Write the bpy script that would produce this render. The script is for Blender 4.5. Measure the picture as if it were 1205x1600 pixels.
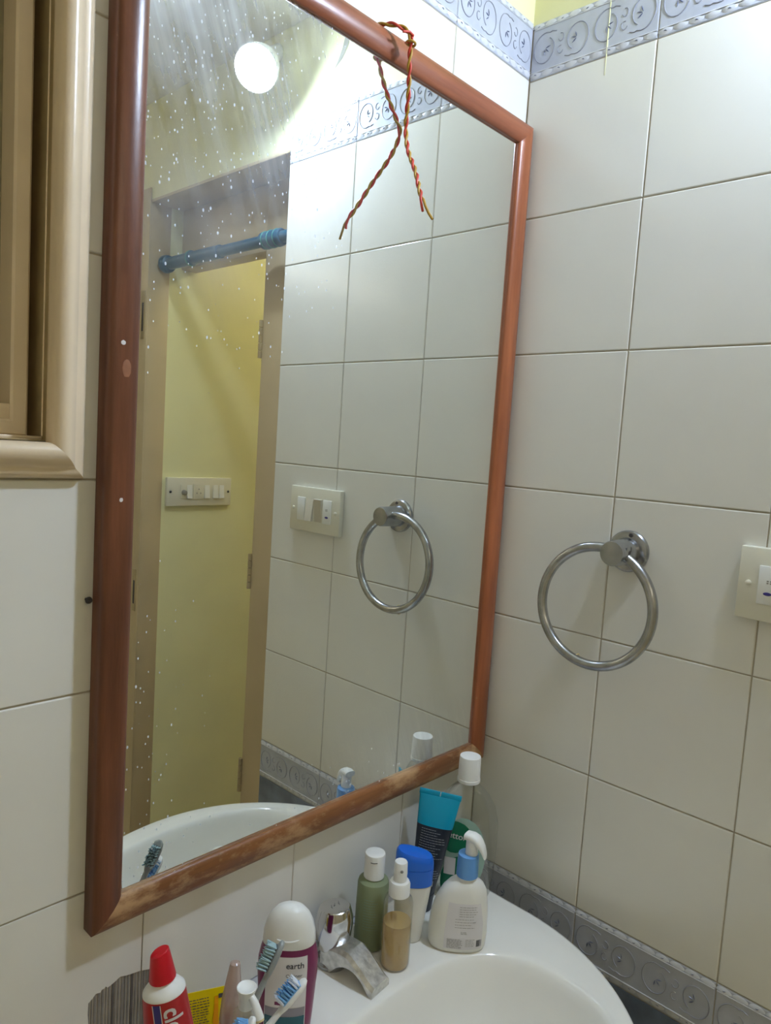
import bpy, bmesh, math, random
from mathutils import Vector, Matrix
random.seed(7)
PI = math.pi
for o in list(bpy.data.objects): bpy.data.objects.remove(o)
SC = bpy.context.scene
COL = SC.collection
ZF = 0.85                       # height of the basin rim above the floor

# ------------------------------------------------------------------ camera
cd = bpy.data.cameras.new('camera'); CAM = bpy.data.objects.new('camera', cd); COL.objects.link(CAM)
cd.sensor_fit = 'VERTICAL'; cd.sensor_height = 24.0; cd.lens = 1127.385*24.0/1600.0
cd.clip_start = 0.02
cx_, cy_, cz_ = -0.94027, -0.64518, 0.6516
yaw, pitch, roll = 0.81792, -0.09281, 0.06482
fw = Vector((math.sin(yaw)*math.cos(pitch), math.cos(yaw)*math.cos(pitch), math.sin(pitch)))
rr = fw.cross(Vector((0,0,1))).normalized(); uu = rr.cross(fw)
r_ = math.cos(roll)*rr + math.sin(roll)*uu; u_ = -math.sin(roll)*rr + math.cos(roll)*uu
M = Matrix((r_, u_, -fw)).transposed().to_4x4(); M.translation = (cx_, cy_, cz_+ZF)
CAM.matrix_world = M
SC.camera = CAM
# ------------------------------------------------------------------ world and exposure
w = bpy.data.worlds.new('world'); SC.world = w; w.use_nodes = True
w.node_tree.nodes['Background'].inputs[0].default_value = (0.9, 0.85, 0.75, 1)
w.node_tree.nodes['Background'].inputs[1].default_value = 0.02
SC.view_settings.view_transform = 'Standard'; SC.view_settings.look = 'None'
SC.view_settings.gamma = 1; SC.view_settings.use_curve_mapping = False
SC.view_settings.exposure = 1.88
SC.cycles.max_bounces = 10; SC.cycles.diffuse_bounces = 6; SC.cycles.adaptive_threshold = 0.03
LAMP_STRENGTH = 106.0            # the bathroom bulb
TUBE_FILL_STRENGTH = 2.4            # unseen tube added behind the camera for soft fill
HALL_FILL_STRENGTH = 18.0            # unseen globe added to brighten the passage

# ------------------------------------------------------------------ materials
def s2l(c):
    return tuple(((v/255.0)/12.92 if v/255.0 <= 0.04045 else ((v/255.0+0.055)/1.055)**2.4) for v in c) + (1,)
def mat(name, col, rough=0.4, metal=0.0, var=0.0, scale=20.0, bump=0.0, bscale=200.0, stretch=None, **kw):
    m = bpy.data.materials.new(name); m.use_nodes = True
    nt = m.node_tree; b = nt.nodes['Principled BSDF']
    c = s2l(col)
    b.inputs['Base Color'].default_value = c
    b.inputs['Roughness'].default_value = rough; b.inputs['Metallic'].default_value = metal
    for k, v in kw.items():
        b.inputs[k.replace('_', ' ')].default_value = v
    tc = nt.nodes.new('ShaderNodeTexCoord'); src = tc.outputs['Object']
    if stretch:
        mp = nt.nodes.new('ShaderNodeMapping'); mp.inputs['Scale'].default_value = stretch
        nt.links.new(src, mp.inputs[0]); src = mp.outputs[0]
    if var:
        n = nt.nodes.new('ShaderNodeTexNoise'); n.inputs['Scale'].default_value = scale; n.inputs['Detail'].default_value = 5
        nt.links.new(src, n.inputs['Vector'])
        r = nt.nodes.new('ShaderNodeValToRGB')
        r.color_ramp.elements[0].position = 0.3; r.color_ramp.elements[1].position = 0.7
        r.color_ramp.elements[0].color = tuple(x*(1-var) for x in c[:3])+(1,)
        r.color_ramp.elements[1].color = tuple(min(1, x*(1+var)) for x in c[:3])+(1,)
        nt.links.new(n.outputs[0], r.inputs[0]); nt.links.new(r.outputs[0], b.inputs['Base Color'])
    if bump:
        n2 = nt.nodes.new('ShaderNodeTexNoise'); n2.inputs['Scale'].default_value = bscale
        nt.links.new(src, n2.inputs['Vector'])
        bp = nt.nodes.new('ShaderNodeBump'); bp.inputs['Strength'].default_value = bump; bp.inputs['Distance'].default_value = 0.002
        nt.links.new(n2.outputs[0], bp.inputs['Height']); nt.links.new(bp.outputs[0], b.inputs['Normal'])
    return m

def clear_mat(name, tint, gloss=0.1, rough=0.04, body=0.0, bodycol=(200,200,200)):
    """thin clear plastic: see-through shell with a sheen and an optional milky share"""
    m = bpy.data.materials.new(name); m.use_nodes = True; nt = m.node_tree
    nt.nodes.clear()
    out = nt.nodes.new('ShaderNodeOutputMaterial')
    tr = nt.nodes.new('ShaderNodeBsdfTransparent'); tr.inputs[0].default_value = tint+(1,)
    gl = nt.nodes.new('ShaderNodeBsdfGlossy'); gl.inputs['Roughness'].default_value = rough
    df = nt.nodes.new('ShaderNodeBsdfDiffuse'); df.inputs[0].default_value = s2l(bodycol)
    m1 = nt.nodes.new('ShaderNodeMixShader'); m1.inputs[0].default_value = body
    nt.links.new(tr.outputs[0], m1.inputs[1]); nt.links.new(df.outputs[0], m1.inputs[2])
    lw = nt.nodes.new('ShaderNodeLayerWeight'); lw.inputs[0].default_value = 0.25
    mt = nt.nodes.new('ShaderNodeMath'); mt.operation = 'MULTIPLY_ADD'; mt.inputs[1].default_value = 0.45; mt.inputs[2].default_value = gloss*0.3
    nt.links.new(lw.outputs['Facing'], mt.inputs[0])
    m2 = nt.nodes.new('ShaderNodeMixShader')
    nt.links.new(mt.outputs[0], m2.inputs[0]); nt.links.new(m1.outputs[0], m2.inputs[1]); nt.links.new(gl.outputs[0], m2.inputs[2])
    nt.links.new(m2.outputs[0], out.inputs[0])
    return m

def emit_mat(name, col, strength):
    m = bpy.data.materials.new(name); m.use_nodes = True
    b = m.node_tree.nodes['Principled BSDF']
    b.inputs['Base Color'].default_value = (0.9, 0.9, 0.9, 1)
    b.inputs['Emission Color'].default_value = col+(1,); b.inputs['Emission Strength'].default_value = strength
    return m

def wood_mat(name, stretch, wear, c1=(88,52,36), c2=(128,78,54), cw=(176,134,92)):
    m = bpy.data.materials.new(name); m.use_nodes = True; nt = m.node_tree; b = nt.nodes['Principled BSDF']
    b.inputs['Roughness'].default_value = 0.32
    tc = nt.nodes.new('ShaderNodeTexCoord')
    mp = nt.nodes.new('ShaderNodeMapping'); mp.inputs['Scale'].default_value = stretch
    nt.links.new(tc.outputs['Object'], mp.inputs[0])
    n = nt.nodes.new('ShaderNodeTexNoise'); n.inputs['Scale'].default_value = 60; n.inputs['Detail'].default_value = 6; n.inputs['Roughness'].default_value = 0.6
    nt.links.new(mp.outputs[0], n.inputs['Vector'])
    r = nt.nodes.new('ShaderNodeValToRGB'); r.color_ramp.elements[0].position = 0.32; r.color_ramp.elements[1].position = 0.68
    r.color_ramp.elements[0].color = s2l(c1); r.color_ramp.elements[1].color = s2l(c2)
    nt.links.new(n.outputs[0], r.inputs[0])
    n2 = nt.nodes.new('ShaderNodeTexNoise'); n2.inputs['Scale'].default_value = 26; n2.inputs['Detail'].default_value = 8; n2.inputs['Roughness'].default_value = 0.7
    mp2 = nt.nodes.new('ShaderNodeMapping'); mp2.inputs['Scale'].default_value = tuple(0.35+0.65*s for s in stretch)
    nt.links.new(tc.outputs['Object'], mp2.inputs[0]); nt.links.new(mp2.outputs[0], n2.inputs['Vector'])
    r2 = nt.nodes.new('ShaderNodeValToRGB'); r2.color_ramp.elements[0].position = 0.70-0.2*wear; r2.color_ramp.elements[1].position = 0.76-0.14*wear
    nt.links.new(n2.outputs[0], r2.inputs[0])
    mx = nt.nodes.new('ShaderNodeMixRGB'); nt.links.new(r2.outputs[0], mx.inputs[0]); nt.links.new(r.outputs[0], mx.inputs[1]); mx.inputs[2].default_value = s2l(cw)
    nt.links.new(mx.outputs[0], b.inputs['Base Color'])
    mr = nt.nodes.new('ShaderNodeMath'); mr.operation = 'MULTIPLY_ADD'; mr.inputs[1].default_value = 0.35; mr.inputs[2].default_value = 0.3
    nt.links.new(r2.outputs[0], mr.inputs[0]); nt.links.new(mr.outputs[0], b.inputs['Roughness'])
    bp = nt.nodes.new('ShaderNodeBump'); bp.inputs['Strength'].default_value = 0.25; bp.inputs['Distance'].default_value = 0.0015
    nt.links.new(n2.outputs[0], bp.inputs['Height']); nt.links.new(bp.outputs[0], b.inputs['Normal'])
    return m

def mirror_mat():
    m = bpy.data.materials.new('spotted_mirror'); m.use_nodes = True; nt = m.node_tree; nt.nodes.clear()
    N = nt.nodes.new; L = nt.links.new
    out = N('ShaderNodeOutputMaterial'); gl = N('ShaderNodeBsdfGlossy'); gl.inputs['Roughness'].default_value = 0.0
    gl.inputs['Color'].default_value = (0.87, 0.90, 0.875, 1)
    df = N('ShaderNodeBsdfDiffuse'); df.inputs[0].default_value = (0.80, 0.86, 0.95, 1)
    mix = N('ShaderNodeMixShader'); L(gl.outputs[0], mix.inputs[1]); L(df.outputs[0], mix.inputs[2]); L(mix.outputs[0], out.inputs[0])
    tc = N('ShaderNodeTexCoord'); P = tc.outputs['Object']
    def math_(op, a, b=None, c=None, clamp=False):
        n = N('ShaderNodeMath'); n.operation = op; n.use_clamp = clamp
        for i, v in enumerate((a, b, c)):
            if v is None: continue
            if isinstance(v, (int, float)): n.inputs[i].default_value = v
            else: L(v, n.inputs[i])
        return n.outputs[0]
    def blob(cx, cz, rx, rz):
        mp = N('ShaderNodeMapping'); mp.inputs['Location'].default_value = (-cx/rx, 0, -cz/rz); mp.inputs['Scale'].default_value = (1/rx, 0, 1/rz)
        L(P, mp.inputs[0]); g = N('ShaderNodeVectorMath'); g.operation = 'LENGTH'; L(mp.outputs[0], g.inputs[0])
        return math_('SUBTRACT', 1.0, g.outputs['Value'], clamp=True)
    # wiped streaks
    mp = N('ShaderNodeMapping'); mp.inputs['Rotation'].default_value = (0, math.radians(-20), 0); mp.inputs['Scale'].default_value = (70, 1, 4)
    mp.vector_type = 'TEXTURE'; mp.inputs['Scale'].default_value = (1/95, 1, 1/3.2)
    L(P, mp.inputs[0]); n = N('ShaderNodeTexNoise'); n.inputs['Scale'].default_value = 1.0; n.inputs['Detail'].default_value = 6; n.inputs['Roughness'].default_value = 0.65
    L(mp.outputs[0], n.inputs['Vector'])
    streak = math_('MULTIPLY', math_('SUBTRACT', n.outputs[0], 0.36, clamp=True), 2.4)
    n0 = N('ShaderNodeTexNoise'); n0.inputs['Scale'].default_value = 9.0; n0.inputs['Detail'].default_value = 4; L(P, n0.inputs['Vector'])
    cloud = math_('MULTIPLY', math_('SUBTRACT', n0.outputs[0], 0.3, clamp=True), 1.8)
    upper = blob(-0.55, 1.10, 0.24, 0.36)
    f1 = math_('MULTIPLY', math_('MULTIPLY', streak, upper), 0.34)
    f2 = math_('MULTIPLY', math_('MULTIPLY', cloud, upper), 0.80)
    low = blob(-0.20, 0.15, 0.28, 0.16)
    f3 = math_('MULTIPLY', math_('MULTIPLY', streak, low), 0.45)
    # dried drops
    def specks(sc, thr, mask, keep):
        v = N('ShaderNodeTexVoronoi'); v.inputs['Scale'].default_value = sc
        mp3 = N('ShaderNodeMapping'); mp3.inputs['Scale'].default_value = (1.35, 0, 0.8); L(P, mp3.inputs[0]); L(mp3.outputs[0], v.inputs['Vector'])
        d = math_('LESS_THAN', v.outputs['Distance'], thr)
        s = N('ShaderNodeSeparateColor'); L(v.outputs['Color'], s.inputs[0])
        k = math_('GREATER_THAN', math_('ADD', math_('MULTIPLY', mask, 0.9), s.outputs[0]), keep)
        return math_('MULTIPLY', d, k)
    wide = blob(-0.56, 1.0, 0.34, 0.42)
    edge = blob(-0.60, 0.25, 0.14, 0.45)
    base = blob(-0.35, 0.16, 0.35, 0.16)
    m_all = math_('MAXIMUM', math_('MAXIMUM', wide, math_('MULTIPLY', edge, 0.8)), math_('MULTIPLY', base, 0.7))
    s1 = specks(95, 0.13, m_all, 1.20); s2 = specks(190, 0.17, m_all, 1.22)
    sp = math_('MULTIPLY', math_('MAXIMUM', s1, s2), 0.8)
    tot = math_('ADD', math_('ADD', math_('ADD', f1, f2), f3), 0.012)
    tot = math_('MINIMUM', math_('MAXIMUM', tot, sp), 0.9)
    L(tot, mix.inputs[0])
    return m

MT = {}
MT['tile'] = mat('glazed_tile', (228,226,218), 0.16, var=0.02, scale=7, bump=0.02, bscale=30)
MT['walltile'] = mat('cream_wall_tile', (240,230,206), 0.3, var=0.02, scale=5)
MT['grout'] = mat('grout', (176,166,146), 0.8, var=0.15, scale=60)
MT['yellow'] = mat('yellow_paint', (233,230,182), 0.6, var=0.04, scale=6, bump=0.1, bscale=90)
MT['ceiling'] = mat('ceiling_paint', (240,236,220), 0.7, var=0.03, scale=5)
MT['border'] = mat('border_glaze', (186,190,202), 0.22, var=0.08, scale=30)
MT['relief'] = mat('border_relief', (212,214,220), 0.25, var=0.08, scale=60)
MT['scroll'] = mat('border_scroll', (150,153,166), 0.3)
MT['petal'] = mat('border_petal', (104,110,136), 0.3)
MT['dado'] = mat('blue_marbled_tile', (112,122,140), 0.2, var=0.3, scale=18)
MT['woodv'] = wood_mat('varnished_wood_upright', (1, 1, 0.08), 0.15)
MT['woodr_lit'] = wood_mat('varnished_wood_right_lit', (1, 1, 0.08), 0.12, (140,78,48), (176,104,66))  # right stile: light falling on it is put into a lighter orange base
MT['woodt_lit'] = wood_mat('varnished_wood_top_lit', (0.08, 1, 1), 0.12, (120,66,44), (160,94,64))  # top rail: base colour lightened to hold the light on it
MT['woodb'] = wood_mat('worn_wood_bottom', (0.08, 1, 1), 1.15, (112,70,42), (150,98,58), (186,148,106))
MT['knock'] = mat('bare_wood_knock', (150,98,66), 0.6, var=0.1, scale=200)
MT['mirror'] = mirror_mat()
MT['cream'] = mat('cream_gloss_paint', (228,208,178), 0.26, var=0.06, scale=14, bump=0.08, bscale=60)
MT['creamdark'] = mat('cream_paint_dark', (176,156,116), 0.4, var=0.15, scale=18)  # darker cream for the window reveal, hinges and strike plates
MT['frost'] = mat('frosted_pane', (150,142,112), 0.5, var=0.08, scale=10)
MT['doorpaint'] = mat('beige_door_paint', (196,176,140), 0.38, var=0.05, scale=9)
MT['chrome'] = mat('chrome', (214,214,216), 0.08, 1.0)
MT['satin'] = mat('satin_chrome', (176,178,182), 0.26, 1.0, var=0.18, scale=50)
MT['spout'] = mat('worn_spout_metal', (206,204,198), 0.34, 0.85, var=0.25, scale=120, bump=0.25, bscale=150)
MT['ceramic'] = mat('white_ceramic', (240,238,231), 0.1, var=0.03, scale=6)
MT['whitep'] = mat('white_plastic', (236,236,232), 0.32)
MT['milk'] = mat('milky_plastic', (232,230,222), 0.35, Subsurface_Weight=0.1, Subsurface_Radius=(0.01,0.01,0.01))
MT['bluecap'] = mat('blue_cap_plastic', (28,104,214), 0.28)
MT['bluecollar'] = mat('light_blue_plastic', (104,160,222), 0.35)
MT['maroon'] = mat('maroon_plastic', (122,22,78), 0.3)
MT['label'] = mat('white_label', (222,218,218), 0.4)
MT['labelgrey'] = mat('grey_label_band', (146,140,148), 0.4)
MT['teal'] = mat('teal_print', (24,92,104), 0.4)
MT['ink'] = mat('dark_print', (70,70,76), 0.5)
MT['inklight'] = mat('light_print', (176,180,184), 0.5)
MT['inkgrey'] = mat('grey_print', (150,146,138), 0.5)
MT['cyan'] = mat('cyan_plastic', (0,160,196), 0.28)
MT['navy'] = mat('dark_navy_plastic', (36,42,56), 0.35)
MT['dgreen'] = mat('green_label', (0,112,78), 0.35)
MT['palegreen'] = mat('pale_green_label', (150,180,166), 0.4)
MT['red'] = mat('red_cap_plastic', (206,16,38), 0.3)
MT['redtube'] = mat('red_tube', (186,36,40), 0.3)
MT['violet'] = mat('violet_stripe', (58,52,132), 0.35)
MT['packet'] = mat('yellow_packet', (232,206,0), 0.3)
MT['orange'] = mat('orange_print', (238,160,10), 0.35)
MT['clear'] = clear_mat('clear_plastic', (0.93,0.94,0.92), 0.12, 0.05, 0.05, (190,190,180))
MT['clearspray'] = clear_mat('clear_spray_plastic', (0.93,0.93,0.9), 0.12, 0.05, 0.12, (190,186,170))
MT['liquid'] = mat('amber_liquid', (240,204,124), 0.15, Transmission_Weight=0.45, IOR=1.2)
MT['green'] = mat('sage_green_plastic', (150,160,124), 0.28, Transmission_Weight=0.15, IOR=1.2)
MT['greybrush'] = mat('grey_translucent_plastic', (150,156,156), 0.3)
MT['greydark'] = mat('grey_brush_pad', (96,102,104), 0.4)
MT['bristle_teal'] = mat('pale_teal_bristles', (158,186,190), 0.6)
MT['bristle_blue'] = mat('light_blue_bristles', (120,176,226), 0.6)
MT['bristle_white'] = mat('white_bristles', (224,230,240), 0.6)
MT['pink'] = clear_mat('pale_pink_plastic', (0.9,0.82,0.78), 0.1, 0.2, 0.55, (214,190,178))
MT['peach'] = mat('peach_plastic', (214,150,120), 0.4)
MT['pearl'] = clear_mat('pearly_plastic', (0.9,0.88,0.84), 0.1, 0.25, 0.6, (216,210,198))
MT['tip'] = mat('yellowed_tip', (226,206,150), 0.5)
MT['wire_red'] = mat('red_wire', (196,62,44), 0.45)
MT['wire_yellow'] = mat('ochre_wire', (176,136,44), 0.45)
MT['plate'] = mat('ivory_switch_plate', (226,222,204), 0.3)
MT['rocker'] = mat('beige_rocker', (206,198,180), 0.35)
MT['bluerod'] = mat('blue_rod', (22,84,110), 0.35, var=0.1, scale=40)
MT['ringgreen'] = mat('green_ring', (60,150,130), 0.4)
MT['mortar'] = mat('ribbed_mortar', (134,128,120), 0.9, var=0.25, scale=45, bump=0.4, bscale=120)
MT['mortar_dark'] = mat('ribbed_mortar_groove', (96,90,84), 0.9, var=0.2, scale=60)
MT['floor'] = mat('floor_tile', (226,214,184), 0.3, var=0.12, scale=5)
MT['dark'] = mat('dark_mark', (60,56,56), 0.6)
MT['stain'] = mat('grey_smear', (150,148,132), 0.6)
MT['cup'] = mat('white_cup', (220,224,224), 0.3)
MT['lampbody'] = mat('lamp_white', (230,230,226), 0.4)
MT['bulb'] = emit_mat('bulb_glow', (0.80,0.97,1.25), LAMP_STRENGTH)
MT['tube'] = emit_mat('tube_fill_glow', (1.0,0.92,0.76), TUBE_FILL_STRENGTH)
MT['hall_fill'] = emit_mat('hall_fill_glow', (1.0,0.95,0.86), HALL_FILL_STRENGTH)

# ------------------------------------------------------------------ mesh helpers
def mk(name, verts, faces, material, parent=None, smooth=None, loc=None, mats=None, fm=None):
    me = bpy.data.meshes.new(name); me.from_pydata([tuple(v) for v in verts], [], faces)
    for m in (mats or [material]): me.materials.append(MT[m] if isinstance(m, str) else m)
    if fm:
        for p, i in zip(me.polygons, fm): p.material_index = i
    bm = bmesh.new(); bm.from_mesh(me); bmesh.ops.recalc_face_normals(bm, faces=bm.faces); bm.to_mesh(me); bm.free()
    if smooth is not None:
        for p in me.polygons: p.use_smooth = True
        me.set_sharp_from_angle(angle=math.radians(smooth))
    o = bpy.data.objects.new(name, me); COL.objects.link(o)
    if parent: o.parent = parent
    if loc: o.location = loc
    return o
class G:
    """collects shapes for one mesh"""
    def __init__(s): s.v = []; s.f = []; s.m = []
    def add(s, v, f, m=0):
        k = len(s.v); s.v += [tuple(q) for q in v]; s.f += [tuple(i+k for i in q) for q in f]; s.m += [m]*len(f)
        return s
    def box(s, x0, x1, y0, y1, z0, z1, m=0):
        v = [(x, y, z) for x in (x0, x1) for y in (y0, y1) for z in (z0, z1)]
        return s.add(v, [(0,1,3,2),(4,6,7,5),(0,4,5,1),(2,3,7,6),(0,2,6,4),(1,5,7,3)], m)
    def bbox(s, x0, x1, y0, y1, z0, z1, b=0.001, m=0):
        bm = bmesh.new(); bmesh.ops.create_cube(bm, size=1)
        for q in bm.verts: q.co = ((x0+x1)/2+q.co.x*(x1-x0), (y0+y1)/2+q.co.y*(y1-y0), (z0+z1)/2+q.co.z*(z1-z0))
        bmesh.ops.bevel(bm, geom=list(bm.edges), offset=b, segments=2, profile=0.5, affect='EDGES')
        bm.verts.index_update()
        s.add([q.co[:] for q in bm.verts], [tuple(q.index for q in f.verts) for f in bm.faces], m); bm.free(); return s
    def tube(s, pts, rad, n=8, m=0, cap=True):
        pts = [Vector(p) for p in pts]; rad = rad if isinstance(rad, (list, tuple)) else [rad]*len(pts)
        v = []; f = []; prev = None
        for i, p in enumerate(pts):
            t = (pts[min(i+1, len(pts)-1)]-pts[max(i-1, 0)]).normalized()
            if prev is None: a = t.orthogonal().normalized()
            else: a = (prev-t*prev.dot(t)).normalized()
            prev = a; b = t.cross(a)
            for k in range(n):
                q = 2*PI*k/n; v.append(p+(a*math.cos(q)+b*math.sin(q))*rad[i])
        for i in range(len(pts)-1):
            for k in range(n): f.append((i*n+k, i*n+(k+1)%n, (i+1)*n+(k+1)%n, (i+1)*n+k))
        if cap: f += [tuple(range(n)), tuple(range((len(pts)-1)*n, len(pts)*n))]
        return s.add(v, f, m)
    def loft(s, prof, n=36, cap=True, m=0):
        v = []; f = []
        for p in prof:
            z, rx, ry, e, cx, cy = full(p)
            for k in range(n):
                t = 2*PI*k/n; c, q = math.cos(t), math.sin(t)
                v.append((cx+rx*math.copysign(abs(c)**(2/e), c), cy+ry*math.copysign(abs(q)**(2/e), q), z))
        for i in range(len(prof)-1):
            for k in range(n): f.append((i*n+k, i*n+(k+1)%n, (i+1)*n+(k+1)%n, (i+1)*n+k))
        if cap: f += [tuple(range(n)), tuple(range((len(prof)-1)*n, len(prof)*n))]
        return s.add(v, f, m)
    def obj(s, name, material, parent=None, smooth=35, loc=None, mats=None):
        return mk(name, s.v, s.f, material, parent, smooth, loc, mats, s.m if mats else None)
def full(p):
    p = list(p)
    if len(p) == 2: p.append(p[1])
    return p + [2.0, 0.0, 0.0][len(p)-3:]
def front(prof, s, z, off=0.0004):
    P = [full(p) for p in prof]
    for a, b in zip(P, P[1:]):
        if a[0] <= z <= b[0] and b[0] > a[0]:
            t = (z-a[0])/(b[0]-a[0]); q = [x+(y-x)*t for x, y in zip(a, b)]; break
    else: q = P[0] if z < P[0][0] else P[-1]
    x = min(abs(s-q[4])/q[1], 0.999)
    return q[5]-q[2]*(1-x**q[3])**(1/q[3])-off
def patch(prof, zs, half, off=0.0004, nx=16, s0=0.0):
    """label lying on the front of a lofted bottle; half(z) gives left,right limits"""
    g = G(); v = []; f = []
    for z in zs:
        a, b = half(z)
        for i in range(nx+1):
            s = a+(b-a)*i/nx; v.append((s, front(prof, s, z, off), z))
    for j in range(len(zs)-1):
        for i in range(nx): f.append((j*(nx+1)+i, j*(nx+1)+i+1, (j+1)*(nx+1)+i+1, (j+1)*(nx+1)+i))
    return g.add(v, f)
def rng(a, b, n): return [a+(b-a)*i/(n-1) for i in range(n)]
def bars(prof, rects, off=0.0007, n=5):
    g = G()
    for (a, b, z0, z1) in rects:
        v = []; f = []
        for i in range(n+1):
            s = a+(b-a)*i/n
            v += [(s, front(prof, s, z0, off), z0), (s, front(prof, s, z1, off), z1)]
        for i in range(n): f.append((2*i, 2*i+2, 2*i+3, 2*i+1))
        g.add(v, f)
    return g
def text_geo(body, size):
    cu = bpy.data.curves.new('lettering', 'FONT'); cu.body = body; cu.size = size; cu.resolution_u = 3
    o = bpy.data.objects.new('lettering', cu); me = bpy.data.meshes.new_from_object(o)
    bm = bmesh.new(); bm.from_mesh(me); bmesh.ops.triangulate(bm, faces=bm.faces)
    for _ in range(3):
        le = [e for e in bm.edges if e.calc_length() > size*0.16]
        if not le: break
        bmesh.ops.subdivide_edges(bm, edges=le, cuts=1); bmesh.ops.triangulate(bm, faces=bm.faces)
    bm.to_mesh(me); bm.free()
    v = [q.co.copy() for q in me.vertices]; f = [tuple(p.vertices) for p in me.polygons]
    bpy.data.objects.remove(o); bpy.data.curves.remove(cu); bpy.data.meshes.remove(me)
    x0 = min(q.x for q in v); x1 = max(q.x for q in v)
    return [(q.x-(x0+x1)/2, q.y) for q in v], f, x1-x0
def text_on(prof, body, size, s, z, off=0.0008, rot=0, bold=0.0):
    v, f, w_ = text_geo(body, size); g = G(); c, q = math.cos(rot), math.sin(rot)
    out = []
    for dx, dz in ([(0, 0)] if not bold else [(0,0), (bold,0), (0,bold), (bold,bold)]):
        g.add([(s+dx+x*c-y*q, front(prof, s+dx+x*c-y*q, z+dz+x*q+y*c, off), z+dz+x*q+y*c) for x, y in v], f)
    return g
def tag(o, label, cat, group=None):
    o['label'] = label; o['category'] = cat
    if group: o['group'] = group
    return o
def thing(name, label, cat, loc, rotz=0, group=None):
    o = bpy.data.objects.new(name, None); COL.objects.link(o)
    o.empty_display_size = 0.02
    o.location = (loc[0], loc[1], loc[2]+ZF); o.rotation_euler = (0, 0, rotz)
    return tag(o, label, cat, group)
def aim(o, base, top, face):
    """local z from base to top, local -y towards face"""
    z = (Vector(top)-Vector(base)).normalized(); y = -Vector(face); y = (y-z*y.dot(z)).normalized(); x = y.cross(z)
    m = Matrix((x, y, z)).transposed().to_4x4(); m.translation = Vector(base)+Vector((0,0,ZF)); o.matrix_world = m
def struct(name, g, mats, smooth=None):
    o = mk(name, g.v, g.f, None, None, smooth, (0,0,ZF), mats, g.m); o['kind'] = 'structure'; return o
FACE = Vector((-0.80, -0.60, 0))     # towards the middle of the room
def face_rot(dx, dy): return math.atan2(dx, -dy)

# ------------------------------------------------------------------ the setting
ZC = 1.47; ZB = -ZF
g = G()
g.box(0.0014, 0.13, -0.5855, 0.12, ZB, 1.279, 0)
g.box(0.0014, 0.13, -0.5855, 0.12, 1.279, ZC+0.1, 1)
g.box(0.0014, 0.13, -1.14, -0.5855, 1.232, ZC+0.1, 1)
g.box(0.0014, 0.13, -1.9, -1.14, ZB, ZC+0.1, 1)
wall_right = struct('wall_right', g, ['grout', 'yellow'])
g = G()
WX0, WX1, WZ0, WZ1 = -1.155, -0.684, 0.636, 1.17
g.box(WX1, 0.0014, 0.0014, 0.12, ZB, 1.279, 0); g.box(WX1, 0.0014, 0.0014, 0.12, 1.279, ZC+0.1, 1)
g.box(-1.9, WX0, 0.0014, 0.12, ZB, 1.279, 0); g.box(-1.9, WX0, 0.0014, 0.12, 1.279, ZC+0.1, 1)
g.box(WX0, WX1, 0.0014, 0.12, ZB, WZ0, 0); g.box(WX0, WX1, 0.0014, 0.12, WZ1, 1.279, 0); g.box(WX0, WX1, 0.0014, 0.12, 1.279, ZC+0.1, 1)
wall_back = struct('wall_back', g, ['grout', 'yellow'])
wall_left = struct('wall_left', G().box(-2.0, -1.9, -1.9, 0.12, ZB, ZC+0.1), ['walltile'])
wall_front = struct('wall_front', G().box(-2.0, 0.13, -2.0, -1.9, ZB, ZC+0.1), ['walltile'])
floor = struct('floor', G().box(-2.0, 1.6, -2.0, 0.12, ZB-0.1, ZB), ['floor'])
ceiling = struct('ceiling', G().box(-2.0, 0.0014, -2.0, 0.0014, ZC, ZC+0.1), ['ceiling'])
# passage beyond the door
g = G(); g.box(0.13, 1.6, -1.24, -1.14, ZB, 1.75); g.box(0.057, 0.13, -1.24, -1.1405, ZB, 1.2315)
g.box(1.5, 1.6, -1.14, -0.3, ZB, 1.75); g.box(0.13, 1.6, -0.3, -0.2, ZB, 1.75)
wall_passage = struct('wall_passage', g, ['yellow'])
struct('ceiling_passage', G().box(0.13, 1.6, -1.24, -0.2, 1.75, 1.85), ['ceiling'])

# tiles: mesh faces -y in local space; rotate -90 degrees for the right wall
CACHE = {}
def tile_mesh(w_, h_, m_, th=0.0055, b=0.0013, gap=0.0016):
    key = (round(w_, 4), round(h_, 4), m_)
    if key in CACHE: return CACHE[key]
    hw, hh = w_/2-gap/2, h_/2-gap/2
    def ring(i, y): return [(-hw+i, y, -hh+i), (hw-i, y, -hh+i), (hw-i, y, hh-i), (-hw+i, y, hh-i)]
    v = ring(b, 0)+ring(b*0.35, b*0.35)+ring(0, b)+ring(0, th)
    f = [(0,1,2,3)]
    for j in range(3):
        for k in range(4): f.append((j*4+k, (j+1)*4+k, (j+1)*4+(k+1)%4, j*4+(k+1)%4))
    me = bpy.data.meshes.new('tile'); me.from_pydata(v, [], f); me.materials.append(MT[m_])
    bm = bmesh.new(); bm.from_mesh(me); bmesh.ops.recalc_face_normals(bm, faces=bm.faces)
    if bm.faces: bm.to_mesh(me)
    bm.free()
    for p in me.polygons: p.use_smooth = True
    me.set_sharp_from_angle(angle=math.radians(20))
    CACHE[key] = me; return me
def put(name, me, parent, u, z, right, sx=1.0):
    o = bpy.data.objects.new(name, me); COL.objects.link(o); o.parent = parent
    if right: o.location = (0, -u, z); o.rotation_euler = (0, 0, -PI/2)
    else: o.location = (-u, 0, z)
    o.scale = (sx, 1, 1)
    j = lambda: random.uniform(-0.0012, 0.0012)
    o.rotation_euler[2] += j(); o.rotation_euler[0] += j() if not right else 0; o.rotation_euler[1] += j() if right else 0
    return o
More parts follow.
